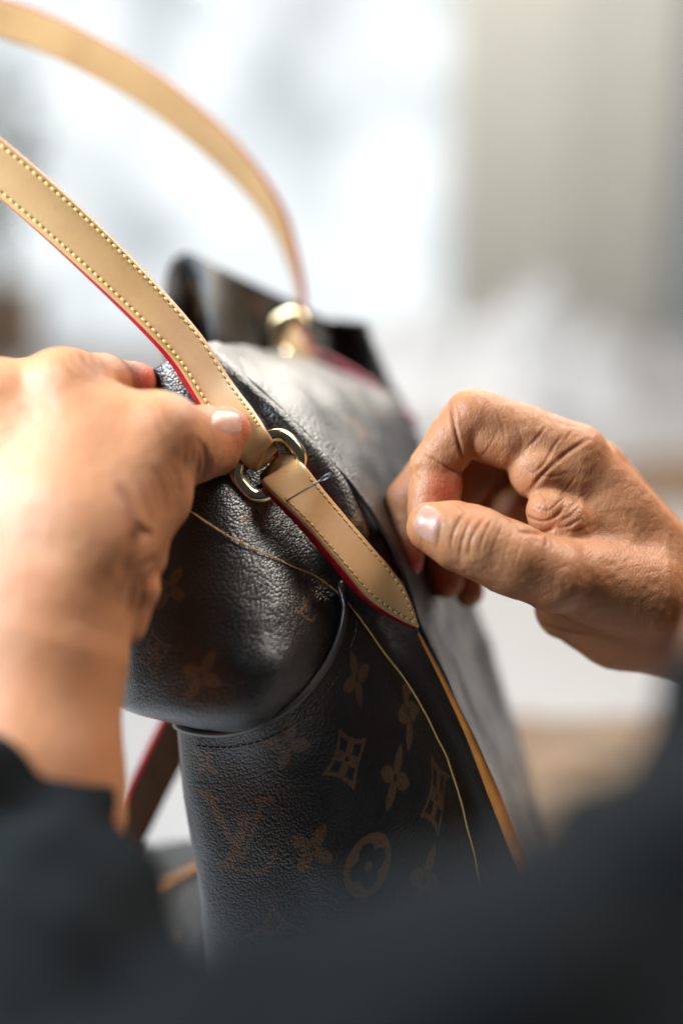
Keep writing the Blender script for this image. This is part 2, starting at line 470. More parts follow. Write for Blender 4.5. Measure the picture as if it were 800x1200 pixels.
heap('leather_offcut', 0.24, 0.80, 0.20, 0.12, 0.035, M['brown_leather'], 'flat brown leather offcut on the worktop under the right hand', 'leather', 6)
heap('leather_offcut', 0.38, 1.45, 0.12, 0.06, 0.045, M['brown_leather'], 'brown leather offcut behind the right wrist', 'leather', 8)

# leafy pot plant, far out of focus in front of the window
M['leaf'] = simple('grey_green_leaf', (0.20, 0.24, 0.20), 0.6, 20, 0.3)
M['pot'] = simple('brown_clay_pot', (0.24, 0.16, 0.10), 0.5, 10, 0.1)
pl = empty('potted_plant', (-0.49, 2.02, 0.0), 'blurred grey green plant in brown pot before the window at far left', 'plant')
prof = [(0.0, 0.0), (0.045, 0.0), (0.055, 0.03), (0.062, 0.10), (0.066, 0.105), (0.060, 0.105), (0.055, 0.09), (0.0, 0.088)]
v = [(-0.49 + r*math.cos(a), 2.02 + r*math.sin(a), z) for r, z in prof for a in np.linspace(0, 2*math.pi, 25)[:-1]]
f = [(i*24+k, i*24+(k+1) % 24, (i+1)*24+(k+1) % 24, (i+1)*24+k) for i in range(len(prof)-1) for k in range(24)]
mesh_obj('pot', v, f, M['pot'], pl)
rl = random.Random(12); stems = []; leaves = []
for k in range(26):
    a = rl.uniform(0, 6.28); rr_ = rl.uniform(0.01, 0.085); hz = rl.uniform(0.22, 0.42)
    top = np.array((-0.49 + rr_*math.cos(a), 2.02 + rr_*math.sin(a), hz)); bot = np.array((-0.49, 2.02, 0.085))
    stems.append(tube(np.array([bot + (top-bot)*t for t in np.linspace(0, 1, 5)]), 0.002, 5))
    for q in range(3):
        d = Vector((rl.uniform(-1, 1), rl.uniform(-1, 1), rl.uniform(-0.3, 0.8))).normalized(); side = d.cross(Vector((rl.uniform(-1, 1), rl.uniform(-1, 1), 1))).normalized()
        L = rl.uniform(0.03, 0.05); c0 = Vector(bot + (top-bot)*rl.uniform(0.75, 1.0))
        leaves.append((np.array([c0, c0 + d*L*0.4 + side*L*0.25, c0 + d*L, c0 + d*L*0.4 - side*L*0.25]), [(0, 1, 2, 3)]))
v, f = join(stems); mesh_obj('stems', v, f, M['leaf'], pl)
v, f = join(leaves); tag(mesh_obj('foliage', v, f, M['leaf'], pl), kind='stuff')

# ------------------------------------------------------------------ monogram print (signed distance, mm)
def seg2(x, y, ax, ay, bx, by, r0, r1=None):
    r1 = r0 if r1 is None else r1
    dx, dy = bx-ax, by-ay
    t = np.clip(((x-ax)*dx + (y-ay)*dy)/(dx*dx+dy*dy), 0, 1)
    return np.hypot(x-ax-t*dx, y-ay-t*dy) - (r0 + (r1-r0)*t)
def ell(x, y, cx, cy, a, b, ang):
    c, s = math.cos(ang), math.sin(ang)
    X = (x-cx)*c + (y-cy)*s; Y = -(x-cx)*s + (y-cy)*c
    k = np.sqrt((X/a)**2 + (Y/b)**2)
    return (k - 1) * min(a, b)
def lens(x, y, cx, cy, L, wd, ang):
    c, s = math.cos(ang), math.sin(ang)
    X = (x-cx)*c + (y-cy)*s; Y = np.abs(-(x-cx)*s + (y-cy)*c)
    R = (L*L + wd*wd) / (2*wd)
    return np.hypot(X, Y + R - wd) - R
def m_flower(x, y, s):
    d = None
    for k in range(4):
        a = math.pi/4 + k*math.pi/2
        q = lens(x, y, 0.52*s*math.cos(a), 0.52*s*math.sin(a), 0.55*s, 0.27*s, a)
        d = q if d is None else np.minimum(d, q)
    return np.maximum(d, -(np.hypot(x, y) - 0.13*s))
def m_diamond(x, y, s):
    ax, ay = np.abs(x), np.abs(y)
    R = 1.7*s; c = 1.62*s
    out = np.maximum(R - np.hypot(ax - c, ay - c), np.maximum(ax, ay) - s)
    fl = m_flower(x, y, s*0.62)
    return np.maximum(out, -np.maximum(out + 0.13*s, -fl))
def m_circle(x, y, s):
    out = np.hypot(x, y) - s
    fl = None
    for k in range(4):
        a = k*math.pi/2
        q = np.hypot(x - 0.42*s*math.cos(a), y - 0.42*s*math.sin(a)) - 0.34*s
        fl = q if fl is None else np.minimum(fl, q)
    fl = np.maximum(fl, -(np.hypot(x, y) - 0.16*s))
    return np.maximum(out, -fl)
def m_letters(x, y, s):
    x = x/s; y = y/s
    d = seg2(x, y, -0.82, 0.78, -0.05, -0.62, 0.155, 0.06)          # V heavy arm
    d = np.minimum(d, seg2(x, y, 0.62, 0.85, -0.05, -0.62, 0.05))     # V thin arm
    d = np.minimum(d, seg2(x, y, -1.05, 0.80, -0.52, 0.80, 0.05))    # serifs
    d = np.minimum(d, seg2(x, y, 0.38, 0.86, 0.86, 0.86, 0.045))
    d = np.minimum(d, seg2(x, y, 0.12, 0.42, -0.38, -0.82, 0.125))    # L stem (leaning)
    d = np.minimum(d, seg2(x, y, -0.10, 0.45, 0.36, 0.45, 0.045))
    d = np.minimum(d, seg2(x, y, -0.70, -0.88, 0.55, -0.88, 0.055))
    d = np.minimum(d, seg2(x, y, 0.55, -0.86, 0.86, -0.35, 0.075, 0.03))
    return d * s
MOT = {'flower': m_flower, 'diamond': m_diamond, 'circle': m_circle, 'letters': m_letters}
def print_field(sh, items):
    d = np.full(sh.u.shape, 5.0)
    for kind, px, py, s, ang in items:
        u0, v0 = sh.uv_at(px, py)
        a = math.radians(ang); c, sn = math.cos(a), math.sin(a)
        x = (sh.u - u0); y = -(sh.v - v0)
        d = np.minimum(d, MOT[kind](x*c + y*sn, -x*sn + y*c, s))
    return np.clip(d, -5, 5)

# ------------------------------------------------------------------ the handbag
base = W(400, 1400, 600); base[2] = 0.0
bag = empty('handbag', base, 'dark brown monogram leather tote with tan handles being stitched', 'handbag')

# upper bulging part of the near panel (rows top to bottom, columns left to right)
up_rows = [
 [(150,470,585),(172,440,574),(196,424,566),(215,418,567),(236,412,570),(256,408,577),(276,404,600)],
 [(140,560,575),(185,520,563),(235,505,560),(275,505,564),(312,500,568),(332,482,570),(350,478,592)],
 [(130,640,572),(190,590,553),(255,572,548),(310,590,556),(362,610,566),(400,560,569),(415,555,590)],
 [(128,720,572),(175,670,548),(245,650,538),(315,660,542),(376,676,562),(428,640,568),(455,625,590)],
 [(132,780,572),(165,750,546),(235,735,530),(318,735,532),(392,712,560),(452,690,569),(482,690,590)],
 [(136,815,572),(165,805,546),(232,800,528),(320,798,527),(384,776,553),(462,742,573),(500,740,592)],
 [(142,829,573),(172,837,551),(235,848,535),(312,846,536),(392,802,560),(480,800,586),(520,800,596)],
 [(165,832,594),(195,843,574),(255,862,566),(325,880,574),(400,870,594),(490,880,600),(540,880,606)],
]
UPS = Sheet(up_rows, 400, 320, ripple=0.7, seed=3)
up_print = [('letters',362,700,9.5,-25),('flower',235,792,9.0,10),('flower',392,790,9.0,0),('flower',198,690,9,5),
            ('diamond',180,765,10,0),('flower',300,600,8.5,-20),('diamond',210,440,9,0),('flower',425,600,9,-40)]
upper = UPS.build('upper_panel', M['canvas'], bag, {'print': print_field(UPS, up_print)})

# lower part of the near panel: rows from its lip downwards
low_rows = [
 [(236,846,606),(213,846,584),(207,850,571),(224,857,558),(262,860,547),(305,849,539),(348,822,541),(380,784,549),(398,745,556),(404,712,561),(399,684,566),(425,700,568),(462,722,568),(492,742,569)],
 [(242,905,606),(219,905,585),(213,905,572),(232,912,560),(275,916,552),(325,910,547),(372,888,547),(408,852,550),(432,815,556),(448,790,560),(455,772,564),(470,772,566),(492,780,567),(515,795,568)],
 [(252,975,608),(230,975,587),(224,975,573),(244,982,561),(292,988,553),(346,986,549),(398,968,548),(440,938,550),(470,908,555),(492,885,559),(506,868,563),(522,862,566),(540,865,566),(558,878,566)],
 [(262,1060,608),(243,1060,588),(238,1060,574),(258,1066,563),(308,1074,555),(366,1074,551),(420,1062,547),(468,1040,550),(503,1014,554),(529,992,557),(546,976,561),(562,970,563),(582,972,562),(602,985,561)],
 [(262,1150,615),(248,1150,597),(244,1150,584),(270,1158,568),(318,1168,556),(378,1170,550),(434,1162,549),(486,1146,551),(526,1124,554),(556,1106,557),(578,1094,559),(598,1090,560),(620,1094,559),(642,1106,557)],
 [(265,1300,610),(252,1300,597),(248,1300,586),(276,1310,570),(328,1320,558),(390,1322,553),(450,1315,552),(506,1300,553),(550,1280,555),(586,1262,557),(612,1250,558),(636,1246,558),(660,1250,557),(684,1260,556)],
]
LOS = Sheet(low_rows, 400, 440, ripple=0.5, seed=11)
low_print = [('flower',337,872,9.6,12),('diamond',406,890,11.5,-8),('flower',463,912,9.0,-15),('diamond',512,935,10.5,-25),
             ('letters',284,978,16.5,-14),('flower',365,996,9.6,-4),('circle',432,1015,10.6,-8),('flower',497,1032,9.4,-12),
             ('diamond',322,1098,13,-6),('flower',418,796,8.8,20),('flower',255,1062,8.5,0),('flower',575,1040,9,-20),
             ('letters',440,1130,15,-12),('flower',240,893,6.5,0),('flower',478,835,8.6,-10)]
lower = LOS.build('lower_panel', M['canvas'], bag, {'print': print_field(LOS, low_print)})
# rolled lip along the top edge of the lower panel
lip = smooth_path([K(x, y, d - 0.6) for x, y, d in low_rows[0][1:12]], 260)
v, f = tube(lip, 1.45, 14)
mesh_obj('rolled_edge', k2w(v), f, M['rim'], bag)

# side of the bag: from the piped edge back to the far rim
side_rows = [
 [(234,402,577),(330,476,571),(402,553,570),(456,634,570),(494,737,570),(549,856,567),(609,1000,560),(668,1150,555),(710,1260,553)],
 [(254,402,592),(352,470,584),(430,548,588),(486,640,598),(522,740,602),(570,856,600),(628,1000,595),(684,1150,590),(725,1260,588)],
 [(280,405,622),(385,462,612),(458,545,616),(506,650,628),(536,745,632),(578,856,632),(632,990,628),(690,1150,622),(730,1260,620)],
 [(318,410,660),(420,462,655),(480,540,655),(522,660,660),(550,745,662),(590,850,662),(636,975,660),(696,1150,655),(740,1260,650)],
 [(350,414,690),(425,448,694),(482,488,694),(536,640,692),(572,750,690),(604,850,690),(640,960,688),(705,1150,685),(750,1260,680)],
 [(362,418,715),(432,455,715),(480,498,715),(528,640,715),(564,750,712),(596,850,712),(632,960,710),(697,1150,705),(742,1260,700)],
]
SIS = Sheet(side_rows, 140, 260, ripple=1.6, seed=21)
side_print = [('flower',420,500,9,0),('diamond',470,600,10,0),('circle',430,470,11,0),('flower',515,700,9,0),('flower',560,800,9,0),('letters',545,760,12,0)]
SIS.build('side_panel', M['canvas'], bag, {'print': print_field(SIS, side_print)})
# tan piping down the near edge, pink-red edge on the far rim
pp = smooth_path([K(490,742,564), K(520,800,563), K(550,862,561), K(578,930,559), K(606,1000,556), K(640,1075,553), K(680,1170,550)], 120)
rr = np.interp(np.linspace(0, 1, 120), [0, 0.08, 0.3, 0.5, 1], [0.5, 0.7, 1.5, 2.4, 2.8])
v, f = tube(pp, rr, 12); mesh_obj('piping', k2w(v), f, M['piping'], bag)
M['pink_edge'] = simple('pink_red_edge', (0.36, 0.05, 0.08), 0.4, 200, 0.2)
pp = smooth_path([K(352,408,690), K(390,424,693), K(430,448,695), K(462,474,695), K(486,494,694)], 60)
v, f = tube(pp, 2.0, 10); mesh_obj('rim_edge', k2w(v), f, M['pink_edge'], bag)

# far panel standing up behind the opening
far_rows = [
 [(196,330,668),(206,305,676),(220,296,684),(240,304,680),(275,322,692),(310,338,698),(345,354,702),(378,372,705),(402,378,708),(428,378,700),(436,392,712)],
 [(194,360,664),(206,345,674),(222,340,685),(246,345,674),(280,355,692),(315,365,698),(348,376,702),(380,390,706),(406,398,722),(432,400,702),(448,420,712)],
 [(196,400,660),(208,390,672),(226,385,686),(252,385,672),(286,390,692),(320,396,700),(350,402,702),(384,415,706),(412,422,724),(440,428,704),(465,455,712)],
 [(200,440,660),(212,430,672),(232,426,684),(260,424,676),(292,424,692),(324,426,700),(354,428,704),(390,440,708),(420,452,716),(452,468,706),(490,500,712)],
]
FAS = Sheet(far_rows, 120, 260, ripple=1.2, seed=31)
FAS.build('far_panel', M['canvas'], bag, {'print': print_field(FAS, [('flower',300,360,9,0),('circle',225,350,10,0)])})

# hidden near-left flank: the leather runs back from the left edge of the lower panel
flank_rows = [
 [(150,1000,745),(185,990,722),(215,985,682),(245,985,640)],
 [(150,1045,718),(190,1030,700),(222,1018,662),(250,1015,628)],
 [(160,1090,680),(200,1075,660),(232,1062,632),(256,1060,608)],
 [(180,1150,640),(215,1140,622),(240,1130,606),(262,1130,596)],
 [(190,1280,610),(222,1270,600),(246,1260,594),(266,1260,590)],
]
FLS = Sheet(flank_rows, 120, 100, ripple=0.8, seed=41)
M['pale_canvas'] = M['canvas']
FLS.build('flank_panel', M['canvas'], bag, {'print': print_field(FLS, [('flower',205,1100,8,0)])})
pp = smooth_path([K(140,1062,708), K(172,1046,694), K(205,1030,676), K(240,1012,632)], 40)
v, f = tube(pp, 2.0, 10); mesh_obj('piping', k2w(v), f, M['piping'], bag)

# straps ------------------------------------------------------------
def strap(name, pts, width, thick, parent, mat, n=200, stitches=True, edge='red', taper=None, skip=(0.0, 1.0), pitch=3.0, edge_r=None, st=1.0):
    """pts: (px, py, mm, roll degrees). A padded leather strip with painted edges and two rows of stitches."""
    ctrl = np.array([np.r_[K(*p[:3]), p[3]] for p in pts])
    S = cr(len(ctrl), 400) @ ctrl
    S, total = resample(S, n)
    P, roll = S[:, :3], np.radians(S[:, 3])
    T = np.gradient(P, axis=0); T /= np.linalg.norm(T, axis=1, keepdims=True)
    view = P / np.linalg.norm(P, axis=1, keepdims=True)
    A0 = np.cross(T, view); A0 /= np.linalg.norm(A0, axis=1, keepdims=True)
    N0 = np.cross(A0, T)
    sgn = np.sign((N0 * -view).sum(1))[:, None]; N0 = N0 * sgn
    A = A0 * np.cos(roll)[:, None] + N0 * np.sin(roll)[:, None]
    Nn = N0 * np.cos(roll)[:, None] - A0 * np.sin(roll)[:, None]
    arc = np.linspace(0, total, n)
    hw = np.full(n, width / 2) if taper is None else np.array([taper(s / total, total) for s in np.linspace(0, total, n)]) * width / 2
    prof = []       # cross-section: x across (-1..1), y out
    m = 14
    for i in range(m + 1):
        x = -1 + 2*i/m; prof.append((x, thick/2 * (1 - 0.22*abs(x)**8)))
    for i in range(m + 1):
        x = 1 - 2*i/m; prof.append((x, -thick/2 * (1 - 0.22*abs(x)**8)))
    c = len(prof); V = []
    for i in range(n):
        for x, y in prof:
            V.append(P[i] + A[i]*x*hw[i] + Nn[i]*y)
    F = [(i*c+s, i*c+(s+1) % c, (i+1)*c+(s+1) % c, (i+1)*c+s) for i in range(n-1) for s in range(c)]
    F += [tuple(range(c)), tuple(range((n-1)*c + c - 1, (n-1)*c - 1, -1))]
    o = mesh_obj(name, k2w(np.array(V)), F, mat, parent)
    if edge:
        er = edge_r or thick*0.40
        for sd in (-1, 1):
            v = []
            pr = [(-0.2, -er), (0.18, -er*0.9), (0.34, -er*0.4), (0.34, er*0.4), (0.18, er*0.9), (-0.2, er)]
            for i in range(n):
                for x, y in pr: v.append(P[i] + A[i]*sd*(hw[i] + x) + Nn[i]*(y - thick*0.05))
            c6 = len(pr); f = [(i*c6+q, i*c6+q+1, (i+1)*c6+q+1, (i+1)*c6+q) for i in range(n-1) for q in range(c6-1)]
            mesh_obj('edge_paint', k2w(np.array(v)), f, M[edge], o)
    if stitches:
        for sd in (-1, 1):
            segs = []; holes = []
            k = 0; s = total*skip[0]
            while s < (total*skip[1] if skip[1] <= 1 else total - skip[1]):
                f_ = s/total*(n-1); i = int(f_); 
                if i >= n-2: break
                inset = hw[i] - 2.1
                if inset < 0.4: break
                j0 = s + 0.35; j1 = s + pitch - 0.55
                def at(q, lift):
                    g = min(max(q/total*(n-1), 0), n-1.001); a = int(g); b = g-a
                    pos = P[a]*(1-b)+P[a+1]*b; aa = A[a]*(1-b)+A[a+1]*b; nn = Nn[a]*(1-b)+Nn[a+1]*b
                    y = thick/2*(1-0.22*abs(inset/hw[i])**8)
                    return pos + aa*sd*inset + nn*(y + lift)
                jit = random.uniform(-0.12, 0.12)
                pth = [at(j0+jit, -0.15), at(j0+0.35, 0.12), at((j0+j1)/2, 0.2), at(j1-0.35, 0.12), at(j1+jit, -0.15)]
                segs.append(tube(pth, np.array([0.2, 0.42, 0.46, 0.42, 0.2])*st, 7))
                hp = at(s - 0.1, 0.03)
                tt = T[i]; aa = A[i]; nn = Nn[i]
                ring = [hp + (tt*math.cos(t)*0.42 + aa*math.sin(t)*0.42) for t in np.linspace(0, 6.28, 9)[:-1]]
                holes.append((np.array(ring), [tuple(range(8))]))
                s += pitch
            if segs:
                v, f = join(segs); tag(mesh_obj('stitching', k2w(v), f, M['stitch'], o), kind='stuff')
                v, f = join(holes); tag(mesh_obj('stitch_holes', k2w(v), f, M['hole'], o, smooth=False), kind='stuff')
    return o, (P, A, Nn, hw)

def end_taper(t, total):
    e = (1-t)*total          # mm left to the end of the loop
    return 1.0 if e > 50 else max(0.80, 1 - (50-e)/190*1.4)
near_h, near_data = strap('handle', [(-560,40,500,4),(-420,10,505,4),(-280,25,512,4),(-160,75,520,4),(-70,140,528,4),(0,196,534,2),(50,239,538,-3),(100,285,542,-12),(150,334,546,-22),(190,376,549,-30),(222,414,552,-34),(250,458,553,-34),(274,492,551,-26),(291,515,549,-16),(301,528,551,-8),(304,531,556,-4),(300,526,562,-4),(284,506,567,-10)],
      17.6, 4.0, bag, M['strap'], n=420, skip=(0.0, 40.0), taper=end_taper)
far_h, _ = strap('handle', [(-480,160,615,25),(-380,90,620,25),(-260,40,626,25),(-160,16,633,25),(-80,8,640,25),(0,21,648,20),(60,42,654,18),(120,72,660,18),(180,108,666,20),(240,156,674,28),(290,207,682,44),(325,258,688,61),(344,308,692,75),(352,342,694,82),(354,372,696,84)],
      17.0, 3.0, bag, M['strap'], n=260, stitches=False)
def tip_taper(t, total):
    return (0.80 + 0.2*min(1, t/0.3)) if t < 0.76 else max(0.06, 1 - ((t-0.76)/0.24)**1.6*0.95)
near_t, tab_data = strap('handle_tab', [(356,591,567,-16),(336,564,563,-10),(330,556,557,-8),(336,563,551,-20),(357,587,551,-34),(378,611,554,-38),(406,644,556,-38),(432,674,558,-36),(460,704,560,-30),(487,735,562,-22)],
      18.0, 5.0, bag, M['strap'], n=220, taper=tip_taper, skip=(0.36, 0.97), st=0.5)

# gold ring joining handle and tab
def ring(cx, cy, d, across, along, ha, hb, r, depth_tilt_a, depth_tilt_b, p=3.0):
    C = K(cx, cy, d)
    a = np.array((across[0], -across[1], depth_tilt_a)); a /= np.linalg.norm(a)
    b = np.array((along[0], -along[1], depth_tilt_b)); b -= a*(a@b); b /= np.linalg.norm(b)
    pts = []
    for t in np.linspace(0, 2*math.pi, 97)[:-1]:
        c, s = math.cos(t), math.sin(t)
        pts.append(C + a*ha*math.copysign(abs(c)**(2/p), c) + b*hb*math.copysign(abs(s)**(2/p), s))
    return tube(np.array(pts), r, 16, closed=True)
v, f = ring(314, 546, 555, (0.76, -0.65), (0.66, 0.75), 13.0, 9.0, 2.9, -0.25, -0.05)
mesh_obj('ring', k2w(v), f, M['gold'], bag)
v, f = ring(341, 388, 690, (0.9, -0.4), (0.3, 1.0), 8.4, 9.0, 2.0, 0.4, 0.0)
mesh_obj('ring', k2w(v), f, M['gold'], bag)
strap('handle_tab', [(340,392,694,50),(343,400,690,45),(348,412,688,40),(360,425,688,35)], 15, 3.4, bag, M['strap'], n=40, stitches=False)
# a hanging strap end below the bag's left side (brown, red edge)
strap('closing_strap', [(240,800,640,-20),(212,850,640,-24),(184,905,642,-26),(157,960,645,-26),(118,1040,650,-26)], 18, 3.6, bag, M['brown_lining'], n=60, stitches=False, edge_r=1.9)

# stitches below the lip of the lower panel
segs = []
X, Y = k2px(LOS.P)
nr, nc = LOS.P.shape[:2]
row = int(0.062 * nr)
pts, tot = resample(np.concatenate([LOS.P[row] - 0, ], 0)[int(nc*0.24):int(nc*0.76)], 400)
nn_ = LOS.N[row][int(nc*0.24):int(nc*0.76)]
s = 0.0
while s < tot - 3:
    q = []
    for e, lift in ((0.3, -0.1), (0.8, 0.15), (1.5, 0.2), (2.2, 0.15), (2.7, -0.1)):
        g = (s+e)/tot*399; a = int(g)
        q.append(pts[a] + nn_[min(len(nn_)-1, int(a/399*(len(nn_)-1)))]*lift)
    segs.append(tube(q, [0.15, 0.3, 0.32, 0.3, 0.15], 6)); s += 3.1
v, f = join(segs)
M['dark_stitch'] = simple('brown_stitch', (0.10, 0.065, 0.035), 0.5, 700, 0.2)
tag(mesh_obj('stitching', k2w(v), f, M['dark_stitch'], lower), kind='stuff')

# ------------------------------------------------------------------ needle and thread
def bvh_of(objs, box=None):
    V = []; F = []; o = 0
    for ob in objs:
        me = ob.data; n = len(me.vertices)
        co = np.empty(n*3, np.float32); me.vertices.foreach_get('co', co); co = co.reshape(-1, 3) + root_loc(ob)
        lv = np.empty(len(me.loops), np.int32); me.loops.foreach_get('vertex_index', lv); fc = lv.reshape(-1, 4)
        if box:
            X, Y = k2px(w2k(co)); m = (X > box[0]) & (X < box[2]) & (Y > box[1]) & (Y < box[3])
            fc = fc[m[fc].all(1)]
        used, inv = np.unique(fc, return_inverse=True)
        V += co[used].tolist(); F += (inv.reshape(-1, 4) + o).tolist(); o += len(used)
    return BVHTree.FromPolygons(V, F)
def cast(bvh, px, py):
    d = Vector(W(px, py, 1000.0) - CAM).normalized()
    h = bvh.ray_cast(Vector(CAM), d)
    if h[0] is None: return None
    return w2k(np.array(h[0])), np.array((Vector(h[1]).dot(Vector(RIGHT)), Vector(h[1]).dot(Vector(UP)), -Vector(h[1]).dot(Vector(FWD))))
bag_bvh = bvh_of([upper, lower])

a = K(329, 591, 546); b = K(387, 556, 538)
pts = np.array([a + (b-a)*t for t in np.linspace(0, 0.84, 20)])
rad = np.interp(np.linspace(0, 1, 20), [0, 0.25, 1], [0.28, 0.34, 0.38])
ax = (b-a)/np.linalg.norm(b-a); sd = np.cross(ax, (0, 0, 1.0)); sd /= np.linalg.norm(sd)
eye = []
for t in np.linspace(0, 2*math.pi, 41)[:-1]:
    eye.append(a + (b-a)*0.915 + ax*2.6*math.cos(t) + sd*0.62*math.sin(t))
v, f = join([tube(pts, rad, 10), tube(np.array(eye), 0.22, 8, closed=True)])
nb = k2w(a)
nd = mesh_obj('needle', k2w(v), f, M['steel'], origin=nb)
tag(nd, 'thin steel sewing needle stuck into the tan handle tab', 'needle')

tpx = [(205,590),(222,598),(250,617),(290,640),(330,658),(368,675),(398,697),(420,722),(446,760),(476,798),(500,840),(520,880),(537,930),(550,980),(560,1025),(572,1080)]
tp = smooth_path(tpx, 260); tk = []
last = None
for x, y in tp:
    h = cast(bag_bvh, x, y)
    dd = -h[0][2] if h else last
    last = dd; tk.append(dd)
tk = np.array(tk)
ker = np.ones(31)/31; pad = np.pad(tk, 15, mode='edge'); sm = np.convolve(pad, ker, 'valid')
tk = np.minimum(sm, tk) - 0.9
pth = np.array([K(x, y, d) for (x, y), d in zip(tp, tk)])
pth[:, 0] += vnoise(pth*0.11, 5.0)*0.35; pth[:, 1] += vnoise(pth*0.13, 15.0)*0.35
v, f = tube(pth, 0.33, 8)
th = mesh_obj('thread', k2w(v), f, M['thread'], origin=k2w(pth[0]))
tag(th, 'loose yellow waxed thread running down across the dark bag', 'thread')
# tail of thread at the needle's hole
v, f = tube(smooth_path([K(330,587,552), K(332,592,551), K(336,594,552), K(341,590,553)], 16), 0.5, 8)
mesh_obj('thread_end', k2w(v), f, M['thread'], th)

# ------------------------------------------------------------------ sculpting by distance field (camera frame, mm)
F32 = np.float32
def smin(a, b, k):
    if k <= 0: return np.minimum(a, b)
    h = np.abs(a - b); h *= F32(-1.0/k); h += F32(1); np.maximum(h, 0, out=h)
    h *= h; h *= F32(k*0.25)
    return np.minimum(a, b) - h
def cone(p, a, b, ra, rb):
    x = p[0] - F32(a[0]); y = p[1] - F32(a[1]); z = p[2] - F32(a[2])
    ba = b-a; L = ba@ba
    if L > 1e-9:
        c = (ba/L).astype(F32); t = x*c[0]; t += y*c[1]; t += z*c[2]
        np.clip(t, 0, 1, out=t)
        x -= t*F32(ba[0]); y -= t*F32(ba[1]); z -= t*F32(ba[2])
    x *= x; y *= y; z *= z; x += y; x += z
    np.sqrt(x, out=x)
    if L > 1e-9:
        t *= F32(rb-ra); x -= t
    x -= F32(ra)
    return x
def C4(px, py, d, r): return (K(px, py, d), r)
class Sculpt:
    def __init__(self): self.groups = []
    def group(self, kout, kin, *chains, cut=None):
        pr = []
        for ch in chains:
            ch = [C4(*c) for c in ch]
            if len(ch) == 1: pr.append((ch[0][0], ch[0][0], ch[0][1], ch[0][1]))
            for (a, ra), (b, rb) in zip(ch[:-1], ch[1:]): pr.append((a, b, ra, rb))
        self.groups.append((kout, kin, pr, cut)); return self
    def field(self, p):
        d = None
        for kout, kin, pr, cut in self.groups:
            g = None
            for a, b, ra, rb in pr:
                q = cone(p, a, b, ra, rb)
                g = q if g is None else smin(g, q, kin)
            if cut is not None:
                nn = np.asarray(cut[1], float); nn = nn/np.linalg.norm(nn)
                pl = (p[0]-F32(cut[0][0]))*F32(nn[0]) + (p[1]-F32(cut[0][1]))*F32(nn[1]) + (p[2]-F32(cut[0][2]))*F32(nn[2])
                g = -smin(-g, -pl, 2.0)
            d = g if d is None else smin(d, g, kout)
        return d
    def mesh(self, h, smooth=2):
        lo = np.full(3, 1e9); hi = -lo
        for _, _, pr, _ in self.groups:
            for a, b, ra, rb in pr:
                for c, r in ((a, ra), (b, rb)):
                    lo = np.minimum(lo, c-r); hi = np.maximum(hi, c+r)
        lo -= 4*h + 3; hi += 4*h + 3
        B = 4
        nb = np.ceil((hi-lo)/(h*B)).astype(int)
        cs = [lo[i] + (np.arange(nb[i]) + 0.5)*h*B for i in range(3)]
        cg = np.stack(np.meshgrid(*cs, indexing='ij'), -1).reshape(-1, 3).astype(np.float32)
        cf = self.field(np.ascontiguousarray(cg.T)).reshape(nb)
        act = np.abs(cf) < h*B*0.95 + 0.3
        n = nb*B
        S = np.where(np.repeat(np.repeat(np.repeat(cf, B, 0), B, 1), B, 2) < 0, np.float32(-5), np.float32(5)).astype(np.float32)
        bi = np.argwhere(act)
        of = np.stack(np.meshgrid(*[np.arange(B)]*3, indexing='ij'), -1).reshape(-1, 3)
        idx = (bi[:, None, :]*B + of[None]).reshape(-1, 3)
        for s in range(0, len(idx), 100000):
            ii = idx[s:s+100000]
            S[ii[:, 0], ii[:, 1], ii[:, 2]] = self.field(np.ascontiguousarray((lo + ii*h).T.astype(np.float32)))
        return surface_nets(S, lo, h, smooth)
def surface_nets(S, lo, h, smooth):
    ins = S < 0
    nx, ny, nz = S.shape
    cnt = np.zeros((nx-1, ny-1, nz-1), np.int8)
    for a in (0, 1):
        for b in (0, 1):
            for c in (0, 1):
                cnt += ins[a:nx-1+a, b:ny-1+b, c:nz-1+c]
    cells = np.argwhere((cnt > 0) & (cnt < 8))
    vid = np.full(cnt.shape, -1, np.int32); vid[tuple(cells.T)] = np.arange(len(cells))
    acc = np.zeros((len(cells), 3)); num = np.zeros(len(cells))
    cor = [(a, b, c) for a in (0, 1) for b in (0, 1) for c in (0, 1)]
    for p in cor:
        for ax in range(3):
            if p[ax] == 1: continue
            q = list(p); q[ax] = 1
            s0 = S[tuple((cells + p).T)]; s1 = S[tuple((cells + q).T)]
            m = (s0 < 0) != (s1 < 0)
            t = np.where(m, s0/np.where(m, s0-s1, 1), 0)
            pos = np.repeat(np.array(p, float)[None], len(cells), 0); pos[:, ax] = t
            acc[m] += pos[m]; num[m] += 1
    V = lo + (cells + acc/num[:, None])*h
    F = []
    for ax in range(3):
        sl0 = [slice(None)]*3; sl1 = [slice(None)]*3
        sl0[ax] = slice(0, -1); sl1[ax] = slice(1, None)
        a = ins[tuple(sl0)]; b = ins[tuple(sl1)]
        e = np.argwhere(a != b)
        o1, o2 = [(1, 2), (2, 0), (0, 1)][ax]
        e = e[(e[:, o1] > 0) & (e[:, o2] > 0) & (e[:, o1] < S.shape[o1]-1) & (e[:, o2] < S.shape[o2]-1)]
        d1 = np.zeros(3, int); d1[o1] = 1; d2 = np.zeros(3, int); d2[o2] = 1
        q = np.stack([vid[tuple((e-d1-d2).T)], vid[tuple((e-d2).T)], vid[tuple(e.T)], vid[tuple((e-d1).T)]], 1)
        fl = a[tuple(e.T)]
        q[~fl] = q[~fl][:, ::-1]
        F.append(q)
    F = np.concatenate(F); F = F[(F >= 0).all(1)]
    for _ in range(smooth):
        V = lap(V, F, 0.5)
    return V, F
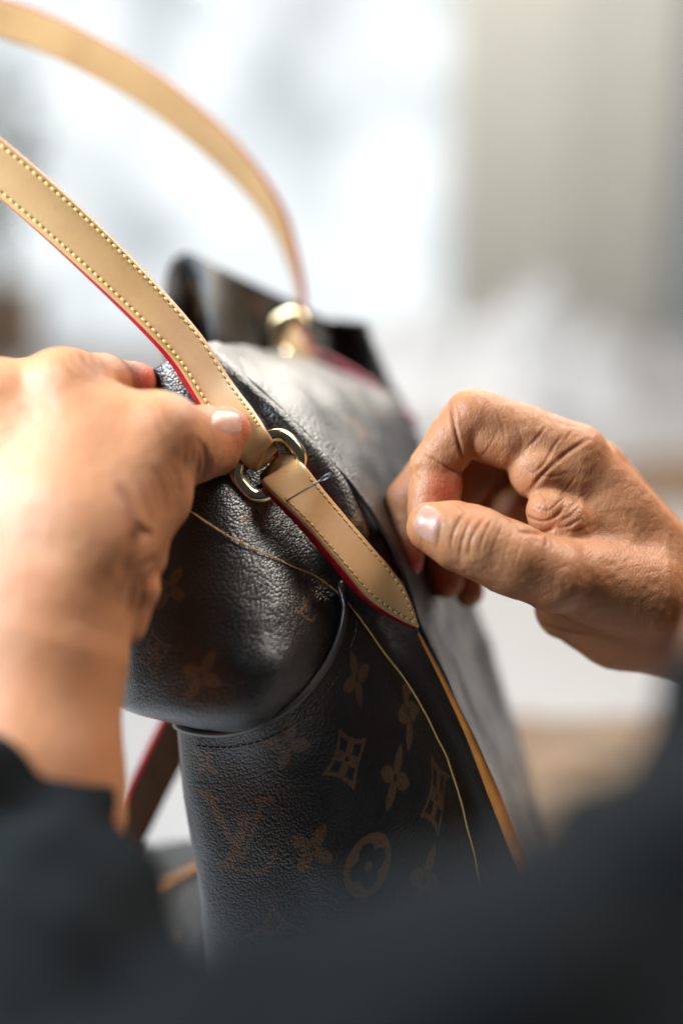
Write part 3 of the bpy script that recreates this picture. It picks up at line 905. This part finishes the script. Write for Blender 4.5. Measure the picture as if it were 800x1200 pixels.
def lap(V, F, k):
    A = np.zeros_like(V); n = np.zeros(len(V))
    for i in range(4):
        a, b = F[:, i], F[:, (i+1) % 4]
        for c in range(3):
            A[:, c] += np.bincount(a, V[b, c], len(V)) + np.bincount(b, V[a, c], len(V))
        n += np.bincount(a, minlength=len(V)) + np.bincount(b, minlength=len(V))
    return V + (A/np.maximum(n, 1)[:, None] - V)*k
def vnormals(V, F):
    fn = np.cross(V[F[:, 2]]-V[F[:, 0]], V[F[:, 3]]-V[F[:, 1]])
    N = np.zeros_like(V)
    for i in range(4):
        for c in range(3): N[:, c] += np.bincount(F[:, i], fn[:, c], len(V))
    return N/(np.linalg.norm(N, axis=1, keepdims=True)+1e-12)
def carve(V, F, lines):
    """press crease lines (seen in the photo at these pixels) into the surface facing that way"""
    N = vnormals(V, F)
    X, Y = k2px(V)
    facing = np.clip((N*-(V/np.linalg.norm(V, axis=1, keepdims=True))).sum(1)*3, 0, 1)
    disp = np.zeros(len(V)); cre = np.zeros(len(V))
    for dep, wid, pts, zr in lines:
        P = smooth_path(pts, max(8, len(pts)*5))
        x0, y0 = P.min(0) - 6*wid; x1, y1 = P.max(0) + 6*wid
        ii = np.where((X > x0) & (X < x1) & (Y > y0) & (Y < y1) & (facing > 0))[0]
        if zr: ii = ii[(-V[ii, 2] > zr[0]) & (-V[ii, 2] < zr[1])]
        if not len(ii): continue
        best = np.full(len(ii), 1e9); bt = np.zeros(len(ii))
        for j in range(len(P)-1):
            (ax, ay), (bx, by) = P[j], P[j+1]
            L = (bx-ax)**2+(by-ay)**2+1e-9
            t = np.clip(((X[ii]-ax)*(bx-ax)+(Y[ii]-ay)*(by-ay))/L, 0, 1)
            d = np.hypot(X[ii]-ax-t*(bx-ax), Y[ii]-ay-t*(by-ay))
            m = d < best; best[m] = d[m]; bt[m] = ((j+t)/(len(P)-1))[m]
        fade = np.clip(np.minimum(bt, 1-bt)*5, 0.0, 1)
        g = np.exp(-(best/wid)**2); sh = np.exp(-((best-2.0*wid)/(1.3*wid))**2)
        disp[ii] += facing[ii]*fade*dep*0.56*(-g + 0.22*sh)
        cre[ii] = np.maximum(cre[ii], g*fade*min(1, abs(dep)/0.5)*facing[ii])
    return V + N*disp[:, None], cre
def lumps(V, F, amp, freq, seed):
    N = vnormals(V, F)
    d = vnoise(V*freq, seed)
    return V + N*(d*amp)[:, None]

# ------------------------------------------------------------------ the person
pbase = np.array((0.10, 0.02, -0.04))
person = empty('person', pbase, 'person in a dark jacket holding the bag with one hand and sewing with the other', 'person')

# hand that pinches the bag's corner (left side of the picture)
class NearSculpt(Sculpt):
    """same outlines, depths drawn towards the plane of the work"""
    def group(self, ko, ki, *chains, cut=None):
        def mv(c):
            x, y, d, r = c; e = 553 - (553 - d)*0.68 if d < 553 else d
            return (x, y, e, r*e/d)
        return Sculpt.group(self, ko, ki, *[[mv(c) for c in ch] for ch in chains], cut=cut)
LH = NearSculpt()
LH.group(0, 12,
  [(5,1120,420,35),(12,940,450,34),(45,745,478,29)],
  [(-40,1120,430,35),(-45,900,462,32),(-10,745,484,27)],
  [(45,745,478,27),(62,690,482,21),(76,459,515,15.5)],
  [(10,740,480,24),(15,690,482,20),(-5,470,512,15)],
  [(-15,740,484,24),(-20,690,486,20),(-78,500,515,14.5)],
  [(-40,720,488,22),(-60,660,492,18),(-130,560,520,13.5)],
  [(80,680,482,19),(110,630,484,18),(190,510,507,14.4)],
  [(70,600,488,20),(125,508,510,17)],
  [(110,640,492,17),(180,585,512,13.5)])
LH.group(4, 3, [(76,459,515,15.5),(120,447,541,10.2),(158,448,566,7.6),(176,452,580,7.2)])
LH.group(4, 3, [(-5,470,512,15),(30,450,560,9.5),(90,450,590,8.5),(150,455,600,7.5)])
LH.group(5, 5, [(190,510,507,14.4),(222,518,526,12.5),(262,506,547,9.3)], [(222,530,527,12),(255,532,544,8.4)], [(240,508,540,10),(268,505,549,7.5)])
LH.group(3, 3, [(176,640,500,5.6),(172,655,503,6)], [(150,640,498,10),(168,655,500,8)])
LH.group(3, 3, [(165,662,496,5.0),(167,690,494,5.6),(154,738,490,4.8)], [(120,690,490,9.5),(108,745,485,9.5)])
V, F = LH.mesh(0.8, 2)
V = lumps(V, F, 0.3, 0.06, 3.0)
V = lumps(V, F, 0.1, 0.3, 13.0)
lh_lines = [
  (0.9, 3.2, [(96,412),(100,424),(110,434),(118,444)], None), (0.6, 2.2, [(106,414),(112,426),(122,436)], None), (0.5, 2.0, [(118,417),(124,428),(132,437)], None),
  (0.5, 2.0, [(84,414),(90,428),(102,440)], None), (0.35, 2.0, [(72,418),(80,432),(92,446)], None),
  (1.0, 2.6, [(236,516),(240,530),(241,548),(236,566)], None), (0.7, 2.0, [(230,508),(233,524),(233,545),(229,560)], None), (0.5, 1.8, [(224,505),(226,522),(225,545)], None),
  (0.4, 1.6, [(246,530),(247,545),(244,560)], None), (0.4, 1.6, [(218,505),(218,525),(215,548)], None),
  (0.35, 2.0, [(190,470),(196,490),(205,505)], None), (0.3, 2.0, [(180,478),(188,500),(198,520)], None), (0.3, 2.0, [(200,545),(208,560),(212,580)], None),
  (0.35, 2.2, [(175,545),(190,570),(195,600)], None), (0.3, 2.2, [(160,560),(172,590),(178,615)], None),
  (0.8, 6.0, [(135,565),(150,590),(156,625),(152,660)], None), (1.3, 7.0, [(140,680),(150,650),(160,630),(178,622)], None), (0.8, 4.0, [(150,745),(152,715),(156,690),(166,664),(186,652)], None), (0.8, 3.0, [(158,610),(168,622),(180,628)], None),
  (0.5, 2.2, [(165,672),(167,695),(160,722)], None), ]
V, cre = carve(V, F, [(a*1.5, b, c, d) for a, b, c, d in lh_lines])
Xp, Yp = k2px(V)
flush_glow = np.clip(1 - np.hypot(Xp-285, Yp-500)/45, 0, 1)*0.5 + np.clip(1 - np.hypot(Xp-172, Yp-440)/25, 0, 1)
left_hand = (V, F, cre, flush_glow)

# hand that has just let go of the needle (right side of the picture)
RH = Sculpt()
RH.group(0, 9,
  [(675,534,574,12.0),(795,680,585,16)],
  [(700,550,594,12.0),(805,695,598,16)],
  [(708,570,612,12),(810,705,608,16)],
  [(712,597,628,11.5),(812,725,614,16)],
  [(808,704,590,21),(960,850,520,27)],
  [(820,730,605,18),(980,880,545,25)],
  [(650,672,552,13.5),(742,694,572,21)],
  [(664,712,585,13.5),(725,732,585,16.5),(810,745,585,20)],
  [(610,600,600,13),(700,610,602,16)],
  [(650,612,566,9),(705,622,578,16)])
RH.group(5, 3, [(630,552,569,11.5),(660,560,574,13)])                       # pad at the root of the first finger
RH.group(3, 3, [(642,600,562,9.0),(660,612,564,11)])                        # web before the thumb
RH.group(3.5, 2.0, [(673,531,574,12.2),(612,507,572,11.2),(556,487,570,10.8)], [(590,520,570,10.0),(566,514,570,9.4)])
RH.group(1.2, 2.5, [(552,486,570,10.6),(528,516,569,9.4),(505,546,568,8.8)], [(530,530,569,8.0),(518,545,569,8.0)])
RH.group(0.8, 2.0, [(507,552,568,8.6),(504,575,566,8.4),(500,603,563,7.8)], [(520,565,568,7.8),(515,590,566,7.6)])
RH.group(1.0, 2.5, [(700,548,592,12),(545,497,592,10.5),(478,584,590,8.4),(475,632,588,8.0),(474,658,586,7.6)])
RH.group(1.0, 2.5, [(708,565,610,11.5),(560,535,612,10),(512,625,608,8.0),(522,682,603,7.2)])
RH.group(1.0, 2.5, [(712,592,626,10.5),(590,570,628,9),(545,640,624,7.2),(549,694,618,6.4)])
RH.group(2.5, 5.0, [(505,614,548,8.4),(530,622,546,10.6),(558,636,545,12.9),(600,655,546,13.2),(648,674,550,14.5)], [(503,622,547,7.4),(530,636,545,9.0)])
V, F = RH.mesh(0.55, 2)
V = lumps(V, F, 0.35, 0.12, 23.0)
V = lumps(V, F, 0.16, 0.4, 33.0)
rh_lines = [
  # crease from the knuckle down into the thumb web
  (1.3, 2.6, [(694,512),(672,525),(650,542),(632,560),(617,580)], None),
  (0.7, 2.0, [(660,508),(648,524),(636,545),(622,556)], None), (0.6, 1.8, [(640,498),(630,512),(614,528)], None),
  (0.3, 1.5, [(676,500),(660,516),(650,530)], None),
  (0.4, 1.5, [(612,548),(630,556),(650,558),(668,552)], None), (0.35, 1.4, [(630,575),(640,590),(640,605)], None),
  (0.9, 2.0, [(608,596),(618,606),(636,611),(652,604),(662,592)], None), (0.5, 1.5, [(622,592),(640,598),(650,592),(668,574)], None),
  (1.6, 2.6, [(604,622),(622,624),(638,624),(652,616)], None),
  (0.8, 1.8, [(638,626),(640,634),(637,642)], None), (0.8, 1.8, [(652,616),(660,618),(670,614),(682,606)], None), (0.5, 1.5, [(656,610),(668,604),(680,592)], None),
  (0.5, 1.5, [(660,622),(676,622),(690,616)], None), (0.4, 1.4, [(664,600),(676,586),(690,576)], None), (0.4, 1.4, [(650,588),(664,572),(676,556)], None),
  # first finger's folds
  (1.6, 2.2, [(525,466),(530,488),(536,515),(543,542)], None), (0.9, 1.8, [(495,530),(512,540),(530,551),(541,556)], None),
  (0.4, 1.5, [(580,478),(588,500),(592,522)], None), (0.3, 1.4, [(598,478),(606,500),(612,518)], None), (0.35, 1.4, [(560,540),(575,520),(582,505)], None),
  (0.4, 1.4, [(486,556),(494,562)], None), (0.35, 1.3, [(470,583),(478,585)], None),
  # thumb joint wrinkles
  (0.75, 1.8, [(545,600),(537,612),(530,628),(527,646)], None), (0.7, 1.7, [(553,606),(546,620),(541,636),(538,656)], None), (0.75, 1.8, [(568,606),(558,620),(551,636),(549,655)], None),
  (0.6, 1.6, [(578,605),(571,618),(564,634),(560,652)], None), (0.5, 1.5, [(528,590),(538,596),(545,606)], None), (0.35, 1.3, [(590,612),(582,630),(574,650)], None),
  (0.5, 1.5, [(514,600),(516,612),(514,630),(510,645)], None), (0.3, 1.3, [(600,620),(594,640),(588,660)], None), (0.3, 1.3, [(612,626),(606,648),(600,668)], None),
  (0.5, 1.4, [(585,600),(594,606),(602,614)], None),
  (0.9, 3.0, [(608,722),(636,732),(668,742),(700,744)], None), (0.5, 2.0, [(616,738),(640,744),(664,752)], None),
  # top knuckle
  (0.25, 1.5, [(648,492),(662,498),(676,500),(690,504)], None), (0.25, 1.4, [(640,488),(650,500),(654,512)], None), (0.25, 1.4, [(664,492),(668,504),(664,516)], None),
]
rng = random.Random(5)
for i in range(60):      # fine slanting lines over the root of the thumb and the back of the hand
    x = rng.uniform(610, 760); y = rng.uniform(560, 725)
    if y < 640 and x < 670: continue
    a = math.radians(rng.uniform(-38, -12)); L = rng.uniform(10, 26)
    rh_lines.append((rng.uniform(0.08, 0.2), rng.uniform(1.0, 1.5), [(x, y), (x+L*0.5*math.cos(a), y+L*0.5*math.sin(a)+rng.uniform(-2, 2)), (x+L*math.cos(a), y+L*math.sin(a))], None))
V, cre = carve(V, F, rh_lines)
Xp, Yp = k2px(V)
flush_glow = np.clip(1.2 - np.hypot(Xp-474, Yp-662)/30, 0, 1) + np.clip(1 - np.hypot(Xp-522, Yp-572)/32, 0, 1)*0.8*(V[:, 2] < -556) + np.clip(1 - np.hypot(Xp-522, Yp-686)/26, 0, 1)*0.6  # red backlight through the fingers, painted as skin colour
right_hand = (V, F, cre, np.clip(flush_glow, 0, 1))

nL = len(left_hand[0])
BV = np.concatenate([left_hand[0], right_hand[0]]); BF = np.concatenate([left_hand[1], right_hand[1] + nL])
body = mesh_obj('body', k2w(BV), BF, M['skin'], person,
                attr={'crease': np.concatenate([left_hand[2], right_hand[2]]), 'flush_glow': np.concatenate([left_hand[3], right_hand[3]])})

# thumbnails laid on the skin
hand_bvh = bvh_of([body], (225, 460, 540, 660))
def nail(quad, parent, lift=0.35, dome=0.25):
    """quad: pixel corners tip-left, tip-right, root-right, root-left"""
    n = 22; V = []; ok = True
    for j in range(n):
        t = j/(n-1)
        for i in range(n):
            s = i/(n-1)
            sx, ty = s*2-1, t*2-1
            # rounded plan
            k = 1 - 0.16*abs(ty)**3
            m = 1 - 0.20*abs(sx)**2.5
            s2 = 0.5 + 0.5*sx*k; t2 = 0.5 + 0.5*ty*m
            q = [np.array(c, float) for c in quad]
            p = (q[0]*(1-s2)+q[1]*s2)*(1-t2) + (q[3]*(1-s2)+q[2]*s2)*t2
            h = cast(hand_bvh, p[0], p[1])
            if h is None:
                V.append(None); continue
            pos, nrm = h
            edge = min(1.0, (1-max(abs(sx), abs(ty)))*6)
            V.append(pos + nrm*(lift*edge + dome*(1-sx*sx)*edge - 0.05))
    good = [v for v in V if v is not None]
    for i in range(len(V)):
        if V[i] is None: V[i] = min(good, key=lambda g: 1.0) if not i else V[i-1]
    V = np.array(V)
    G = V.reshape(n, n, 3).copy()
    for _ in range(6):
        G[1:-1, 1:-1] = 0.25*(G[:-2, 1:-1]+G[2:, 1:-1]+G[1:-1, :-2]+G[1:-1, 2:])
    fc = grid_faces(n, n)
    P = k2w(G.reshape(-1, 3))
    n0 = np.cross(P[fc[:, 1]]-P[fc[:, 0]], P[fc[:, 3]]-P[fc[:, 0]])
    if (n0*(P[fc[:, 0]]-CAM)).sum() > 0: fc = fc[:, ::-1].copy()
    o = mesh_obj('thumbnail', P, fc, M['nail'], parent)
    return o
nail([(480,620),(495,588),(520,600),(510,642)], body)
nail([(284,484),(284,512),(246,502),(250,480)], body)

# dark jacket: two sleeves and the shoulder across the bottom of the picture
JK = Sculpt()
JK.group(0, 10, [(2,850,470,37),(-2,960,462,39),(8,1090,425,44),(40,1300,360,50),(140,1650,300,60)], [(-40,860,475,35),(-50,960,470,39),(-40,1100,435,44)], cut=(K(70, 922, 440), (0.50, 0.84, 0.12)))
JK.group(30, 25, [(915,715,560,31),(950,755,520,35),(1030,830,440,42),(990,955,340,47),(880,1255,275,52),(630,1530,235,55),(300,1830,215,58)])
JK.group(40, 25, [(160,1650,300,60),(300,1800,240,80),(500,1800,240,80)])
V, F = JK.mesh(2.2, 3)
V = lumps(V, F, 2.4, 0.035, 51.0)
V = V + vnormals(V, F)*(vnoise(V @ np.array([[0.022, -0.03, 0.0], [0.035, 0.05, 0.0], [0, 0, 0.02]]), 71.0)*7.0)[:, None]
V = lumps(V, F, 1.0, 0.09, 61.0)
JKO = mesh_obj('jacket', k2w(V), F, M['jacket'], person)
